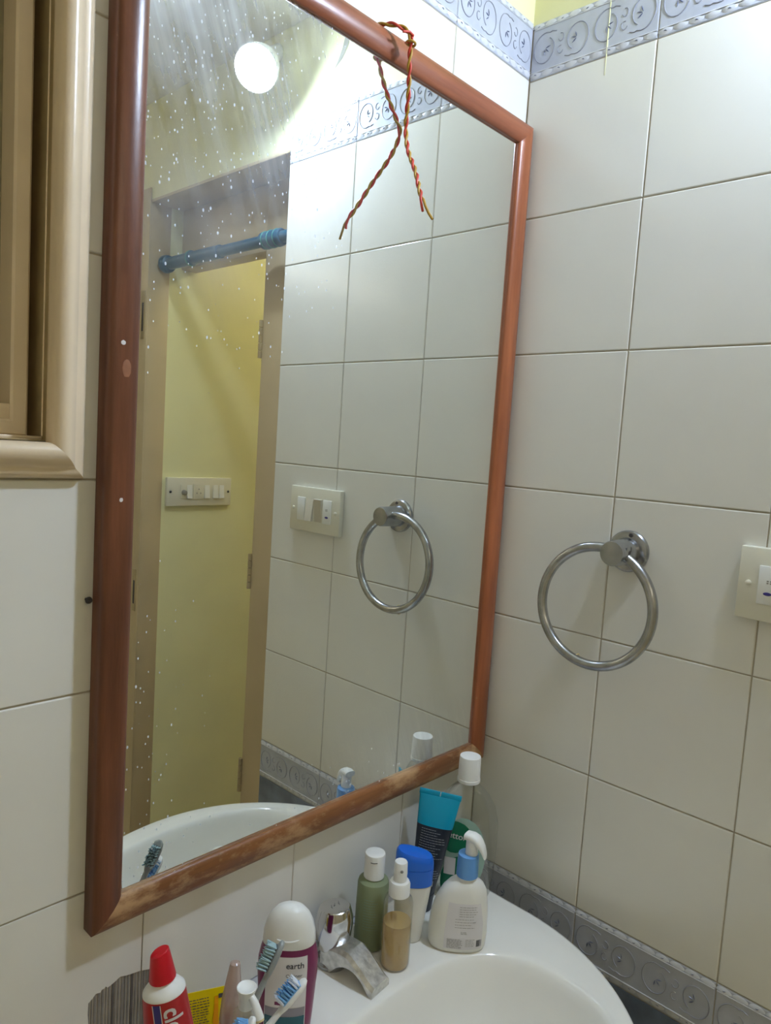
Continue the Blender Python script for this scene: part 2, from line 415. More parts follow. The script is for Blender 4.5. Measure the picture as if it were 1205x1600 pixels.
# border relief (local: 0.2 wide, 0.08 high, front -y)
def relief_meshes():
    sc, ed, pe = G(), G(), G()
    y = -0.0002
    def spiral(cx, cz, r, a0, a1, rr=0.0010):
        pts = []
        for i in range(19):
            t = i/18; a = a0+(a1-a0)*t; r2 = r*(1-0.35*t)
            pts.append((cx+r2*math.cos(a), y, cz+r2*1.05*math.sin(a)))
        sc.tube(pts, rr, 5)
    for c0 in (-0.05, 0.05):
        for sgn in (-1, 1):
            cx = c0+sgn*0.0265; cz = 0.0005; pts = []
            for i in range(25):
                t_ = i/24; a = -PI*0.62+PI*1.95*t_; r2 = 0.0222*(1-0.30*t_**2)
                px_, pz_ = r2*0.86*math.cos(a), r2*math.sin(a)
                pts.append((cx+sgn*px_, y, cz+sgn*pz_))
            sc.tube([(cx-sgn*0.018, y, cz-sgn*0.0195), (cx-sgn*0.011, y, cz-sgn*0.0218)]+pts, 0.0008, 5)
            for k in range(3):
                a = (0.35+k*0.95)+(PI*0.5 if sgn > 0 else PI*1.35)
                q0 = Vector((cx+0.0015*math.cos(a), -0.0003, cz+0.0015*math.sin(a))); q1 = Vector((cx+0.0092*math.cos(a), -0.0003, cz+0.0092*math.sin(a)))
                pe.tube([q0, (q0+q1)/2, q1], [0.0003, 0.0010, 0.0002], 5)
        for sg in (-1, 1):
            sc.tube([(c0+sg*0.0045*math.cos(a), y, 0.0005+sg*0.0085+0.0055*math.sin(a)) for a in rng(-PI*0.9, PI*0.6, 9)], 0.0007, 5)
    for sgn, z0 in ((-1, -0.0295), (1, 0.0305)):
        ed.tube([(-0.0985, y, z0+sgn*0.0), (0.0985, y, z0)], 0.0009, 5)
        for k in range(10):
            cx = -0.09+0.02*k; v = []; f = []
            n = 8
            for i in range(n+1):
                a = PI*i/n
                v += [(cx-0.0100*math.cos(a), 0.0001, z0+sgn*(0.003+0.0055*math.sin(a))), (cx-0.0092*math.cos(a), -0.0006, z0+sgn*(0.0024+0.0050*math.sin(a)))]
            v.append((cx, -0.0008, z0)); c = len(v)-1
            for i in range(n): f += [(2*i, 2*i+2, 2*i+3, 2*i+1), (2*i+1, 2*i+3, c)]
            ed.add(v, f)
            if k % 2 == 0: pe.tube([(cx-0.002, -0.0007, z0+sgn*0.0035), (cx, -0.0009, z0+sgn*0.0035), (cx+0.002, -0.0007, z0+sgn*0.0045)], [0.0003,0.0008,0.0003], 5)
    return sc, ed, pe
_sc, _ed, _pe = relief_meshes()
def gm(g, name, m):
    o = g.obj(name, m); me = o.data; bpy.data.objects.remove(o); return me
RM = [('scroll', gm(_sc, 'scroll', 'scroll')), ('scalloped_edge', gm(_ed, 'scalloped_edge', 'relief')), ('flower', gm(_pe, 'flower', 'petal'))]
def border(parent, u0, u1, zmid, right):
    t = put('border_tile', tile_mesh(0.2, 0.08, 'border', gap=0.0012), parent, (u0+u1)/2, zmid, right, (u1-u0)/0.2)
    for nm, me in RM:
        o = bpy.data.objects.new(nm, me); COL.objects.link(o); o.parent = t
RC = [0, 0.194, 0.3921, 0.5855]
BC = [0, 0.1758, 0.3776, 0.5788, 0.780, 0.9815, 1.183, 1.3845, 1.586, 1.7875, 1.9]
for i in range(3):
    for k in range(6): put('tile', tile_mesh(RC[i+1]-RC[i], 0.2, 'tile'), wall_right, (RC[i]+RC[i+1])/2, 0.1+0.2*k, True)
    border(wall_right, RC[i], RC[i+1], 1.24, True); border(wall_right, RC[i], RC[i+1], -0.04, True)
    for k in range(3): put('dado_tile', tile_mesh(RC[i+1]-RC[i], 0.2, 'dado'), wall_right, (RC[i]+RC[i+1])/2, -0.18-0.2*k, True)
DZ = 0.0027
for i in range(len(BC)-1):
    a, b = BC[i], BC[i+1]
    for k in range(6):
        z0 = 0.2*k+DZ
        if k == 0 and i in (2, 3): continue          # the broken tiles, below
        if k >= 3 and a >= 0.779 and b <= 1.184: continue   # window
        if k >= 3 and i == 3: b2 = 0.662
        else: b2 = b
        put('tile', tile_mesh(b2-a, 0.2, 'tile'), wall_back, (a+b2)/2, z0+0.1, False)
    border(wall_back, a, b, 1.24+DZ, False)
    if a < 1.3:
        border(wall_back, a, b, -0.04+DZ, False)
        for k in range(3): put('dado_tile', tile_mesh(b-a, 0.2, 'dado'), wall_back, (a+b)/2, -0.18+DZ-0.2*k, False)
# broken tiles around the hole beside the basin
def poly_tile(pts):
    n = len(pts); th = 0.006
    cxm = sum(p[0] for p in pts)/n; czm = sum(p[1] for p in pts)/n
    v = [(x, 0, z) for x, z in pts]+[(x, th, z) for x, z in pts]
    f = [tuple(range(n))]+[(i, n+i, n+(i+1)%n, (i+1)%n) for i in range(n)]
    o = mk('broken_tile', v, f, 'tile', wall_back); return o
gp = 0.0008
cutL = [(-0.5788-gp, 0.0895), (-0.5901, 0.0912), (-0.596, 0.0925), (-0.602, 0.0945), (-0.6062, 0.0925), (-0.6107, 0.0908), (-0.6150, 0.0895), (-0.6172, 0.0918), (-0.6188, 0.0905), (-0.6210, 0.0905), (-0.6228, 0.0882), (-0.6255, 0.0890), (-0.6273, 0.0894), (-0.6310, 0.086), (-0.6349, 0.0833), (-0.6352, 0.072), (-0.6343, 0.0612), (-0.6343, 0.03), (-0.632, DZ+gp)]
poly_tile([(-0.780+gp, DZ+gp), (-0.780+gp, 0.2+DZ-gp), (-0.5788-gp, 0.2+DZ-gp)]+cutL)
cutR = [(-0.5788+gp, 0.0888), (-0.5684, 0.0856), (-0.5600, 0.0800), (-0.5560, 0.0600), (-0.5530, 0.0300), (-0.5500, DZ+gp)]
poly_tile([(-0.3776-gp, DZ+gp), (-0.3776-gp, 0.2+DZ-gp), (-0.5788+gp, 0.2+DZ-gp)]+cutR)
g = G()
x = -0.640
while x < -0.549:
    wv = random.uniform(0.0016, 0.0034); g.bbox(x, x+wv, 0.0009-0.0003*random.random(), 0.004, 0.0, 0.1, 0.0004, random.choice([0,0,1])); x += wv+random.uniform(0.0004, 0.0016)
rb = g.obj('ribbed_mortar', None, wall_back, 30, mats=['mortar', 'mortar_dark'])
# grey smear on the yellow paint above the door side
pts_o = [(-0.4245, 1.398), (-0.432, 1.380), (-0.445, 1.362), (-0.4665, 1.3475)]; pts_i = [(-0.4405, 1.397), (-0.446, 1.380), (-0.455, 1.364), (-0.4665, 1.3475)]
v = [(0.0006, y, z) for y, z in pts_o]+[(0.0006, y, z) for y, z in pts_i]
mk('paint_smear', v, [(0,1,5,4),(1,2,6,5),(2,3,7,6)], 'stain', wall_right)
put_drip = G().tube([(0.0, -0.1225, z) for z in rng(1.175, 1.279, 6)], [0.0004, 0.0006, 0.0012, 0.0008, 0.0008, 0.0012], 6).obj('paint_drip', 'yellow', wall_right)

# mitred frames
def mitre(x0, x1, z0, z1, prof, names, parent, mats, y=0.0, smooth=40):
    corner = [(x0, z0, 1, 1), (x1, z0, -1, 1), (x1, z1, -1, -1), (x0, z1, 1, -1)]
    out = []
    for i in range(4):
        A, B = corner[i], corner[(i+1) % 4]; v = []; f = []; n = len(prof)
        for c in (A, B):
            for w_, d in prof: v.append((c[0]+c[2]*w_, y-d, c[1]+c[3]*w_))
        for k in range(n): f.append((k, (k+1) % n, n+(k+1) % n, n+k))
        f += [tuple(range(n)), tuple(range(n, 2*n))]
        out.append(mk(names[i], v, f, mats[i], parent, smooth))
    return out

# window beside the mirror
g = G(); g.box(WX0, WX1, 0.05, 0.056, WZ0, WZ1)
win = struct('window_1', g, ['frost'])
prof = [(0, 0.0), (0, 0.006), (0.0025, 0.0095), (0.006, 0.0105), (0.009, 0.011), (0.012, 0.0145), (0.016, 0.0185), (0.020, 0.0205), (0.025, 0.0195), (0.029, 0.016), (0.031, 0.012), (0.031, 0.0)]
mitre(-1.183, -0.656, 0.604, 1.2, prof, ['window_frame_rail', 'window_frame_stile']*2, win, ['cream']*4)
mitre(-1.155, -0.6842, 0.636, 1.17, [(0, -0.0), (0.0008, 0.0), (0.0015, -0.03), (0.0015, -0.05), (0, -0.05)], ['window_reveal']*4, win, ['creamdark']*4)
mitre(-1.146, -0.6945, 0.6385, 1.168, [(0, -0.05), (0, -0.022), (0.002, -0.020), (0.0125, -0.020), (0.0145, -0.022), (0.0145, -0.05)], ['sash_rail', 'sash_stile']*2, win, ['cream']*4)
sb = G().bbox(-1.15, -0.686, 0.010, 0.05, 0.6365, 0.6395, 0.001).obj('window_sill', 'cream', win)
rl = G().bbox(-1.13, -0.7088, 0.022, 0.05, 0.652, 0.666, 0.001).obj('sash_rail', 'cream', win)
g = G(); g.tube([(-0.6905, 0.0, z) for z in (0.64, 1.16)], 0.0006, 6); g.obj('glazing_bead', 'cream', win)

# door frame in the opening of the right wall
g = G(); g.bbox(0.09, 0.135, -0.772, -0.5856, ZB, 1.2315, 0.002)
door = struct('door_1', g, ['doorpaint'], 35)
G().bbox(0.09, 0.135, -1.139, -0.7725, 1.076, 1.2315, 0.002).obj('door_head', 'doorpaint', door)
G().bbox(0.0, 0.0565, -1.1396-0.004, -1.139, ZB, 1.2315, 0.001).obj('door_jamb', 'doorpaint', door)
G().bbox(-0.004, 0.0, -1.215, -1.1385, ZB, 1.26, 0.001).obj('door_trim', 'doorpaint', door)
G().bbox(0.0, 0.0895, -1.1385, -0.5865, 1.2245, 1.2315, 0.001).obj('door_soffit', 'doorpaint', door)
G().bbox(0.137, 0.74, -0.752, -0.716, ZB+0.008, 1.07, 0.002).obj('door_leaf', 'doorpaint', door)
for z0, z1 in ((0.8325, 0.9204), (0.2868, 0.3724), (-0.22, -0.135)):
    hg = G(); n = 5
    for k in range(n):
        a = z0+(z1-z0)*k/n; hg.loft([(a+0.0008, 0.0055), (a+(z1-z0)/n-0.0008, 0.0055)], 10)
    hg.obj('hinge', 'creamdark', door, 35, (0.0885, -0.7745, 0))
for z0, z1 in ((0.883, 1.0055), (0.1658, 0.2786)):
    sg = G(); sg.bbox(-0.0058, -0.0035, -1.166, -1.148, z0, z1, 0.0006); so = sg.obj('strike_plate', 'creamdark', door)
    G().bbox(-0.0064, -0.0055, -1.161, -1.153, z0+0.02, z1-0.03, 0.0003).obj('bolt_slot', 'dark', so)

# ------------------------------------------------------------------ wall lamp and two added fill lights
L0 = Vector((-0.100, -0.574, 1.341)); LW = L0-Vector((-0.65, 0.45, -0.61)).normalized()*0.165
lamp = thing('wall_lamp', 'round white glowing lamp on the wall above the door, seen in the mirror', 'lamp', L0)
aim(lamp, LW, L0, (0, 0, -1))
D = (L0-LW).length
G().loft([(0.0, 0.012), (0.012, 0.014), (0.03, 0.015), (0.085, 0.016)], 28).obj('lamp_holder', 'lampbody', lamp)
G().loft([(D-0.085, 0.016), (D-0.066, 0.022), (D-0.036, 0.036), (D-0.010, 0.0415), (D+0.0015, 0.0415), (D+0.0018, 0.0400), (D-0.004, 0.0395)], 36).obj('lamp_body', 'lampbody', lamp)
G().loft([(D-0.003, 0.0392)]+[(D+0.018*math.sin(a), 0.0392*math.cos(a)) for a in rng(0.0, PI/2-0.03, 9)], 36).obj('diffuser', 'bulb', lamp, 60)
hl = thing('added_fill_globe', 'unseen globe added on the passage ceiling for warm fill light', 'lamp', (1.15, -0.66, 1.75))  # added fill light, source out of sight
G().loft([(-0.035, 0.045), (-0.02, 0.055), (-0.0005, 0.055)], 24).obj('lamp_base', 'lampbody', hl)
G().loft([(-0.115+0.055-0.055*math.cos(a)+0.0, 0.002+0.065*math.sin(a)) for a in rng(0, PI*0.78, 12)], 24).obj('globe', 'hall_fill', hl)

tl = thing('added_fill_tube', 'unseen tube light added on the wall opposite the mirror for soft fill', 'lamp', (-1.05, -1.9, 1.36))  # added to lift the room's soft light, never in view
G().bbox(-0.62, 0.62, 0.0, 0.028, -0.022, 0.022, 0.003).obj('batten', 'lampbody', tl)
for sx in (-1, 1): G().bbox(sx*0.61-0.008, sx*0.61+0.008, 0.026, 0.062, -0.017, 0.017, 0.003).obj('tube_holder', 'lampbody', tl)
G().tube([(-0.602, 0.046, 0), (0.602, 0.046, 0)], 0.014, 14).obj('tube', 'tube', tl)

# ------------------------------------------------------------------ mirror
mirror = thing('wall_mirror', 'large rectangular wall mirror in a worn brown wooden frame', 'mirror', (-0.324, 0, 0.1656))
OFF = (0.324, 0, -0.1656)
fprof = [(0, 0.0005), (0, 0.0168), (0.0018, 0.0190), (0.006, 0.0205), (0.013, 0.0215), (0.020, 0.0210), (0.026, 0.0190), (0.0295, 0.0165), (0.030, 0.0150), (0.030, 0.0118), (0.022, 0.0005)]
rails = mitre(-0.642, -0.006, 0.1656, 1.129, fprof, ['frame_rail', 'frame_stile', 'frame_rail', 'frame_stile'], mirror, ['woodb', 'woodr_lit', 'woodt_lit', 'woodv'])
for o, lb in zip(rails, ('scraped bottom rail with bare pale wood', 'right stile with its lit orange-brown tone painted in', 'top rail with its lit orange-brown tone painted in', 'dark reddish brown left stile')):
    o.location = OFF; o['label'] = lb
gl = mk('mirror_glass', [(-0.6125, -0.0118, 0.195), (-0.0355, -0.0118, 0.195), (-0.0355, -0.0118, 1.0995), (-0.6125, -0.0118, 1.0995),
                         (-0.6125, -0.0085, 0.195), (-0.0355, -0.0085, 0.195), (-0.0355, -0.0085, 1.0995), (-0.6125, -0.0085, 1.0995)],
        [(0,1,2,3), (4,7,6,5), (0,4,5,1), (1,5,6,2), (2,6,7,3), (3,7,4,0)], 'mirror', mirror); gl.location = OFF
# paint spots and knocks on the left stile
for x, z, rx, rz, m_ in ((-0.626, 0.705, 0.0040, 0.0075, 'knock'), (-0.6275, 0.586, 0.0016, 0.0018, 'label'), (-0.630, 0.727, 0.002, 0.002, 'label')):
    g = G(); n = 12
    v = [(x+rx*math.cos(2*PI*k/n)*(1+0.2*random.random()), -0.0216, z+rz*math.sin(2*PI*k/n)*(1+0.2*random.random())) for k in range(n)]+[(x, -0.0220, z)]
    g.add(v, [(k, (k+1) % n, n) for k in range(n)]); o = g.obj('paint_spot', m_, mirror, loc=OFF)
sc_ = thing('wall_screw', 'small dark screw in the wall beside the left edge of the mirror frame', 'screw', (-0.6478, 0, 0.492))
g = G(); g.tube([(0, 0.004, 0), (0, -0.005, 0), (0, -0.0055, 0), (0, -0.0075, 0)], [0.0015, 0.0015, 0.0034, 0.0026], 12); s_ = g.obj('screw_body', 'dark', sc_)
G().box(-0.0024, 0.0024, -0.0078, -0.0070, -0.0004, 0.0004).obj('slot', 'ink', sc_)

# twisted wire hung over the top rail
wire = thing('twisted_wire', 'twisted red and ochre electric wire hanging over the top of the mirror frame', 'wire', (-0.303, -0.037, 1.12))
def spline(P, n):
    P = [Vector(p) for p in P]; out = []
    Q = [2*P[0]-P[1]]+P+[2*P[-1]-P[-2]]
    for i in range(len(P)-1):
        a, b, c, d = Q[i:i+4]
        for k in range(n):
            t = k/n; out.append(0.5*((2*b)+(c-a)*t+(2*a-5*b+4*c-d)*t*t+(3*b-a-3*c+d)*t**3))
    out.append(P[-1]); return out
wp = spline([(-0.330, 0.002, 1.127), (-0.327, -0.010, 1.1325), (-0.319, -0.026, 1.1315), (-0.308, -0.036, 1.127), (-0.3015, -0.0385, 1.118), (-0.298, -0.035, 1.098), (-0.290, -0.029, 1.072), (-0.281, -0.020, 1.045), (-0.2775, -0.0170, 1.030), (-0.281, -0.026, 1.005), (-0.289, -0.047, 0.975), (-0.297, -0.063, 0.948), (-0.302, -0.073, 0.933)], 14)
org = Vector((0.303, 0.037, -1.12))
sA, sB = [], []
ang = 0
for i, p in enumerate(wp):
    t = (wp[min(i+1, len(wp)-1)]-wp[max(i-1, 0)]).normalized()
    a = t.cross(Vector((0.3, 0.9, 0.2))).normalized(); b = t.cross(a)
    if i: ang += (wp[i]-wp[i-1]).length/0.028*2*PI
    r0 = 0.00155
    o_ = a*math.cos(ang)*r0+b*math.sin(ang)*r0
    sA.append(p+o_+org); sB.append(p-o_+org)
eA = [sA[-1]+Vector((-0.001, -0.003, -0.008)), sA[-1]+Vector((0.000, -0.004, -0.013))]
eB = [sB[-1]+Vector((-0.002, -0.005, -0.008)), sB[-1]+Vector((-0.001, -0.010, -0.017)), sB[-1]+Vector((0.0005, -0.015, -0.024))]
G().tube(sA+eA, 0.00155, 8).obj('red_strand', 'wire_red', wire, 60)
G().tube(sB+eB, 0.00155, 8).obj('ochre_strand', 'wire_yellow', wire, 60)
kn = [(0.0035*1.5*math.cos(t)+0.002, 0.0035*1.4*math.sin(t)-0.0015, -0.006+0.0012*math.sin(t*0.5)) for t in rng(0, 2*PI*1.15, 22)]
G().tube(kn, 0.0015, 8).obj('knot_loop', 'wire_yellow', wire, 60)
G().tube([(-0.012, -0.001, 0.002), (-0.004, -0.004, 0.004), (0.002, -0.004, 0.003), (0.004, 0.001, -0.002), (-0.001, 0.004, -0.004), (-0.003, -0.002, -0.006)], 0.0015, 8).obj('knot', 'wire_red', wire, 60)

# ------------------------------------------------------------------ right wall fittings
ring = thing('towel_ring', 'worn chrome towel ring on a round wall mount beside the switch plate', 'towel ring', (0, -0.2225, 0.529))
def xlathe(prof, n=32):   # profile of (distance from wall, radius): axis -x
    g = G(); g.loft([(d, r) for d, r in prof], n); g.v = [(-z, x, y) for x, y, z in g.v]; return g
fl = xlathe([(0.0, 0.0285), (0.004, 0.0285), (0.0065, 0.027), (0.0075, 0.024), (0.008, 0.019)]).obj('wall_flange', 'satin', ring, 30)
xlathe([(-0.0002, 0.0), (0.0084, 0.0028), (0.0088, 0.0024)], 12).obj('flange_screw', 'dark', fl, loc=(0, -0.004, 0.0225))
post = xlathe([(0.008, 0.0190), (0.012, 0.0178), (0.050, 0.0168), (0.053, 0.0158), (0.0532, 0.002)]).obj('post', 'satin', ring, 30)
g = G(); g.tube([(-0.036, -0.0166, 0.002), (-0.036, -0.0172, 0.002)], [0.0042, 0.0036], 6); g.obj('grub_screw', 'dark', post)
g = G(); g.bbox(-0.0425, -0.0295, -0.0170, -0.0155, -0.006, 0.010, 0.0008); g.obj('grub_plate', 'satin', post)
cyr, czr, R0 = -0.1985+0.2225, 0.4525-0.529, 0.0805
a_k = math.atan2(-czr, -cyr)
g = G(); g.tube([(-0.034-0.004*(1-math.sin(a)), cyr+R0*math.cos(a), czr+R0*math.sin(a)) for a in rng(a_k+0.16, a_k+2*PI-0.16, 72)], 0.0068, 14)
g.obj('ring', 'satin', ring, 60)
g = G(); ab = -PI/2+0.25
g.tube([(-0.038+0.0074*math.cos(t), cyr+(R0+0.0074*math.sin(t))*math.cos(ab), czr+(R0+0.0074*math.sin(t))*math.sin(ab)) for t in rng(0, 2*PI, 14)], 0.0008, 6)
g.obj('tape_scrap', 'tip', ring)

def switch_plate(name, label, loc, rotz, w_, h_, mods, screws, notch=None):
    p = thing(name, label, 'switch plate', loc, rotz)
    g = G(); g.bbox(-w_/2, w_/2, -0.011, 0.0, -h_/2, h_/2, 0.0022); g.obj('plate', 'plate', p)
    for x, m_ in screws:
        s = G().tube([(x, -0.0105, 0), (x, -0.0122, 0), (x, -0.0132, 0)], [0.0034, 0.0034, 0.0018], 14).obj('plate_screw', m_, p)
    for x, ww, hh, m_, tilt, kind in mods:
        g = G()
        if kind == 'rocker':
            v = [(x-ww/2, -0.0105, -hh/2), (x+ww/2, -0.0105, -hh/2), (x+ww/2, -0.0105, hh/2), (x-ww/2, -0.0105, hh/2),
                 (x-ww/2+0.0008, -0.0135-tilt, -hh/2+0.001), (x+ww/2-0.0008, -0.0135-tilt, -hh/2+0.001), (x+ww/2-0.0008, -0.0135+tilt, hh/2-0.001), (x-ww/2+0.0008, -0.0135+tilt, hh/2-0.001)]
            g.add(v, [(0,3,2,1),(4,5,6,7),(0,1,5,4),(1,2,6,5),(2,3,7,6),(3,0,4,7)]); r = g.obj('rocker', m_, p)
        else:
            g.bbox(x-ww/2, x+ww/2, -0.0128, -0.0105, -hh/2, hh/2, 0.0008); r = g.obj(kind, m_, p)
            if kind == 'indicator':
                G().tube([(x, -0.0127, -hh*0.22), (x, -0.0133, -hh*0.22)], [0.0042, 0.0038], 16).obj('lens', 'violet', r).scale = (1, 1, 1)
                for q in r.children: q.data.transform(Matrix.Translation((x,0,-hh*0.22)) @ Matrix.Diagonal((1.15,1,0.5,1)) @ Matrix.Translation((-x,0,hh*0.22)))
                for dz in (0.0, 0.0025): 
                    for dx in (-0.002, 0.0015): G().box(x+dx, x+dx+0.0022, -0.0131, -0.0127, 0.002+dz, 0.0034+dz).obj('mark', 'inkgrey', r)
            if kind == 'socket':
                for dx, dz in ((0, 0.007), (-0.006, -0.004), (0.006, -0.004)):
                    G().tube([(x+dx, -0.0127, dz), (x+dx, -0.0131, dz)], 0.0018, 10).obj('socket_hole', 'inkgrey', r)
            if kind == 'regulator':
                G().tube([(x, -0.0125, -0.002), (x, -0.021, -0.002), (x, -0.023, -0.002)], [0.0075, 0.0065, 0.0045], 16).obj('knob', 'inkgrey', r)
    return p
switch_plate('switch_plate', 'ivory switch plate with four modules beside the towel ring', (0, -0.4405, 0.515), -PI/2, 0.1465, 0.088,
    [(-0.0385, 0.023, 0.046, 'whitep', 0, 'indicator'), (-0.0125, 0.022, 0.046, 'rocker', -0.0025, 'rocker'), (0.0135, 0.022, 0.046, 'rocker', 0.0025, 'rocker'), (0.0385, 0.022, 0.046, 'whitep', 0, 'blank_module')],
    [(-0.061, 'plate'), (0.062, 'plate')])
switch_plate('switch_plate', 'long white switch board on the yellow passage wall seen through the door', (0.168, -1.14, 0.488), PI, 0.205, 0.078,
    [(0.052, 0.019, 0.038, 'plate', 0, 'regulator'), (0.034, 0.017, 0.038, 'whitep', 0.002, 'rocker'), (0.005, 0.034, 0.042, 'plate', 0, 'socket'), (-0.022, 0.017, 0.038, 'whitep', 0.002, 'rocker'), (-0.050, 0.016, 0.038, 'whitep', 0.002, 'rocker'), (-0.070, 0.016, 0.038, 'whitep', 0.002, 'rocker')],
    [(-0.092, 'dark'), (0.092, 'dark')])

# blue tension rod across the door
rod = thing('curtain_rod', 'dark blue tension curtain rod across the top of the doorway', 'curtain rod', (0.040, -0.8625, 1.078))
def ylathe(prof, n=20):
    g = G(); g.loft(prof, n); g.v = [(x, -z, y) for x, y, z in g.v]; return g
ylathe([(-0.26, 0.0125), (0.02, 0.0125)]).obj('thick_rod', 'bluerod', rod)
ylathe([(0.02, 0.0155), (0.245, 0.0155)]).obj('sleeve', 'bluerod', rod)
ylathe([(0.245, 0.010), (0.250, 0.020), (0.258, 0.0225), (0.268, 0.0225), (0.2755, 0.018)]).obj('end_cap', 'bluerod', rod)
ylathe([(-0.276, 0.018), (-0.265, 0.021), (-0.255, 0.021), (-0.25, 0.0125)]).obj('end_cap', 'bluerod', rod)
ylathe([(-0.215, 0.016), (-0.21, 0.0185), (-0.15, 0.0185), (-0.145, 0.014)]).obj('collar', 'bluerod', rod)
ylathe([(0.135, 0.0160), (0.14, 0.0185), (0.15, 0.0185), (0.155, 0.016)]).obj('collar', 'bluerod', rod)
for y in (-0.20, -0.18, -0.16): ylathe([(y-0.0015, 0.0184), (y, 0.0194), (y+0.0015, 0.0184)]).obj('band', 'ringgreen', rod)
ylathe([(0.1425, 0.0184), (0.1445, 0.0194), (0.1465, 0.0184)]).obj('band', 'ringgreen', rod)

# ------------------------------------------------------------------ basin
basin = thing('wash_basin', 'white ceramic wash basin with a rounded bowl under the mirror', 'basin', (-0.34, -0.21, -ZF))
bc = Vector((-0.33, -0.255))
def outer(a):
    d = Vector((math.cos(a), math.sin(a)))
    lo, hi = 0.0, 1.0
    def inside(p):
        if p.y > -0.002: return False
        rx = 0.272 if p.x > -0.33 else 0.306
        if p.y > -0.15:
            k = abs(p.x+0.33)/rx
            yc = max(0, (p.y+0.03)/0.03)      # softened back corners
            return k**6+yc**6 < 1 if p.y > -0.03 else k < 1
        return ((p.x+0.33)/rx)**2+((p.y+0.15)/0.276)**2 < 1
    for _ in range(40):
        m_ = (lo+hi)/2
        if inside(bc+d*m_): lo = m_
        else: hi = m_
    return bc+d*lo
NB = 120
angs = [2*PI*k/NB for k in range(NB)]
out_ = [outer(a) for a in angs]
def inner(a, s=1.0):
    c, q = math.cos(a), math.sin(a); e = 2.5
    k = (abs(c/0.185)**e+abs(q/0.126)**e)**(-1/e)
    return bc+Vector((c, q))*k*s
rings = []
def R(f2, z): rings.append([(f2(k).x, f2(k).y, z) for k in range(NB)])
def outs(s): return lambda k: bc+(out_[k]-bc)*s
R(lambda k: bc+Vector(((out_[k]-bc).x*0.45, (out_[k]-bc).y*0.45)), -0.185)
R(outs(0.72), -0.14); R(outs(0.93), -0.055); R(outs(0.985), -0.026); R(outs(1.0), -0.014); R(outs(0.998), -0.006); R(outs(0.988), -0.0015); R(outs(0.970), 0.0)
R(lambda k: bc+(out_[k]-bc)*0.97*0.5+(inner(angs[k], 1.06)-bc)*0.5, 0.0)
for s, z in ((1.08, 0.0), (1.045, -0.0006), (1.02, -0.003), (1.0, -0.0075), (0.975, -0.016), (0.94, -0.034), (0.88, -0.062), (0.78, -0.09), (0.6, -0.115), (0.38, -0.128), (0.14, -0.134)):
    R(lambda k, s=s: inner(angs[k], s), z)
v = []; f = []
for rg in rings: v += rg
for i in range(len(rings)-1):
    for k in range(NB): f.append((i*NB+k, i*NB+(k+1) % NB, (i+1)*NB+(k+1) % NB, (i+1)*NB+k))
f += [tuple(range(NB)), tuple(range((len(rings)-1)*NB, len(rings)*NB))]
b_ = mk('bowl', v, f, 'ceramic', basin, 50); b_.location = (0.34, 0.21, ZF)
dr = G(); dr.loft([(-0.1338, 0.024), (-0.1318, 0.024), (-0.1305, 0.021), (-0.1325, 0.016)], 28); d_ = dr.obj('drain', 'chrome', basin, loc=(0.34-0.33, 0.21-0.255, ZF))
G().loft([(0.0, 0.105, 0.095), (0.06, 0.085, 0.08), (0.35, 0.075, 0.07), (0.60, 0.085, 0.08), (ZF-0.155, 0.12, 0.11)], 32).obj('pedestal', 'ceramic', basin, loc=(0.01, -0.035, 0))

# tap
tap = thing('basin_tap', 'chrome basin tap with a barrel knob and worn arched spout', 'tap', (-0.338, -0.0385, 0.0))
kp = [(0.012, 0.0125), (0.016, 0.0165), (0.024, 0.0195), (0.036, 0.0222), (0.050, 0.0238), (0.060, 0.0232), (0.069, 0.0208), (0.0725, 0.0195), (0.0735, 0.0182), (0.0742, 0.013), (0.0735, 0.004)]
kn_ = G().loft(kp, 24); kn_.v = [(x, y, z-0.10*(y)) if z > 0.02 else (x, y, z) for x, y, z in kn_.v]
ko = kn_.obj('knob', 'chrome', tap, 22)
for q in range(3): G().tube([(-0.007+0.006*q, -0.003+0.004*(q % 2), 0.0736), (-0.004+0.006*q, 0.003, 0.0746)], 0.0006, 6).obj('knob_mark', 'satin', ko)
G().loft([(0.0, 0.021), (0.004, 0.021), (0.008, 0.017), (0.013, 0.0165)], 28).obj('tap_base', 'satin', tap)
sp = G(); n = 16; W0 = 0.0185
top_, bot_ = [], []
for i in range(n+1):
    t = i/n; y = 0.004-0.082*t
    zt = 0.026+0.0095*math.sin(PI*min(1, t*1.05+0.05))-0.022*max(0, t-0.5)*1.3
    zb = 0.0195*math.sin(PI*(t-0.22)/0.68)**0.6 if 0.22 < t < 0.90 else 0.0003
    top_.append((y, zt)); bot_.append((y, max(zb, 0.0003)))
v = []; f = []
for i in range(n+1):
    wv = W0*(1-0.10*i/n)
    for sx in (-1, 1):
        v += [(sx*wv*0.75, top_[i][0], top_[i][1]), (sx*wv, top_[i][0], top_[i][1]-0.004), (sx*wv, bot_[i][0], min(bot_[i][1], top_[i][1]-0.0075))]
for i in range(n):
    a, b = i*6, (i+1)*6
    f += [(a, a+3, b+3, b), (a, b, b+1, a+1), (a+1, b+1, b+2, a+2), (a+2, b+2, b+5, a+5), (a+5, b+5, b+4, a+4), (a+4, b+4, b+3, a+3)]
f += [(0,1,2,5,4,3), tuple(n*6+k for k in (0,3,4,5,2,1))]
so = mk('spout', v, f, 'spout', tap, 35); so.rotation_euler = (0, 0, 0.1)

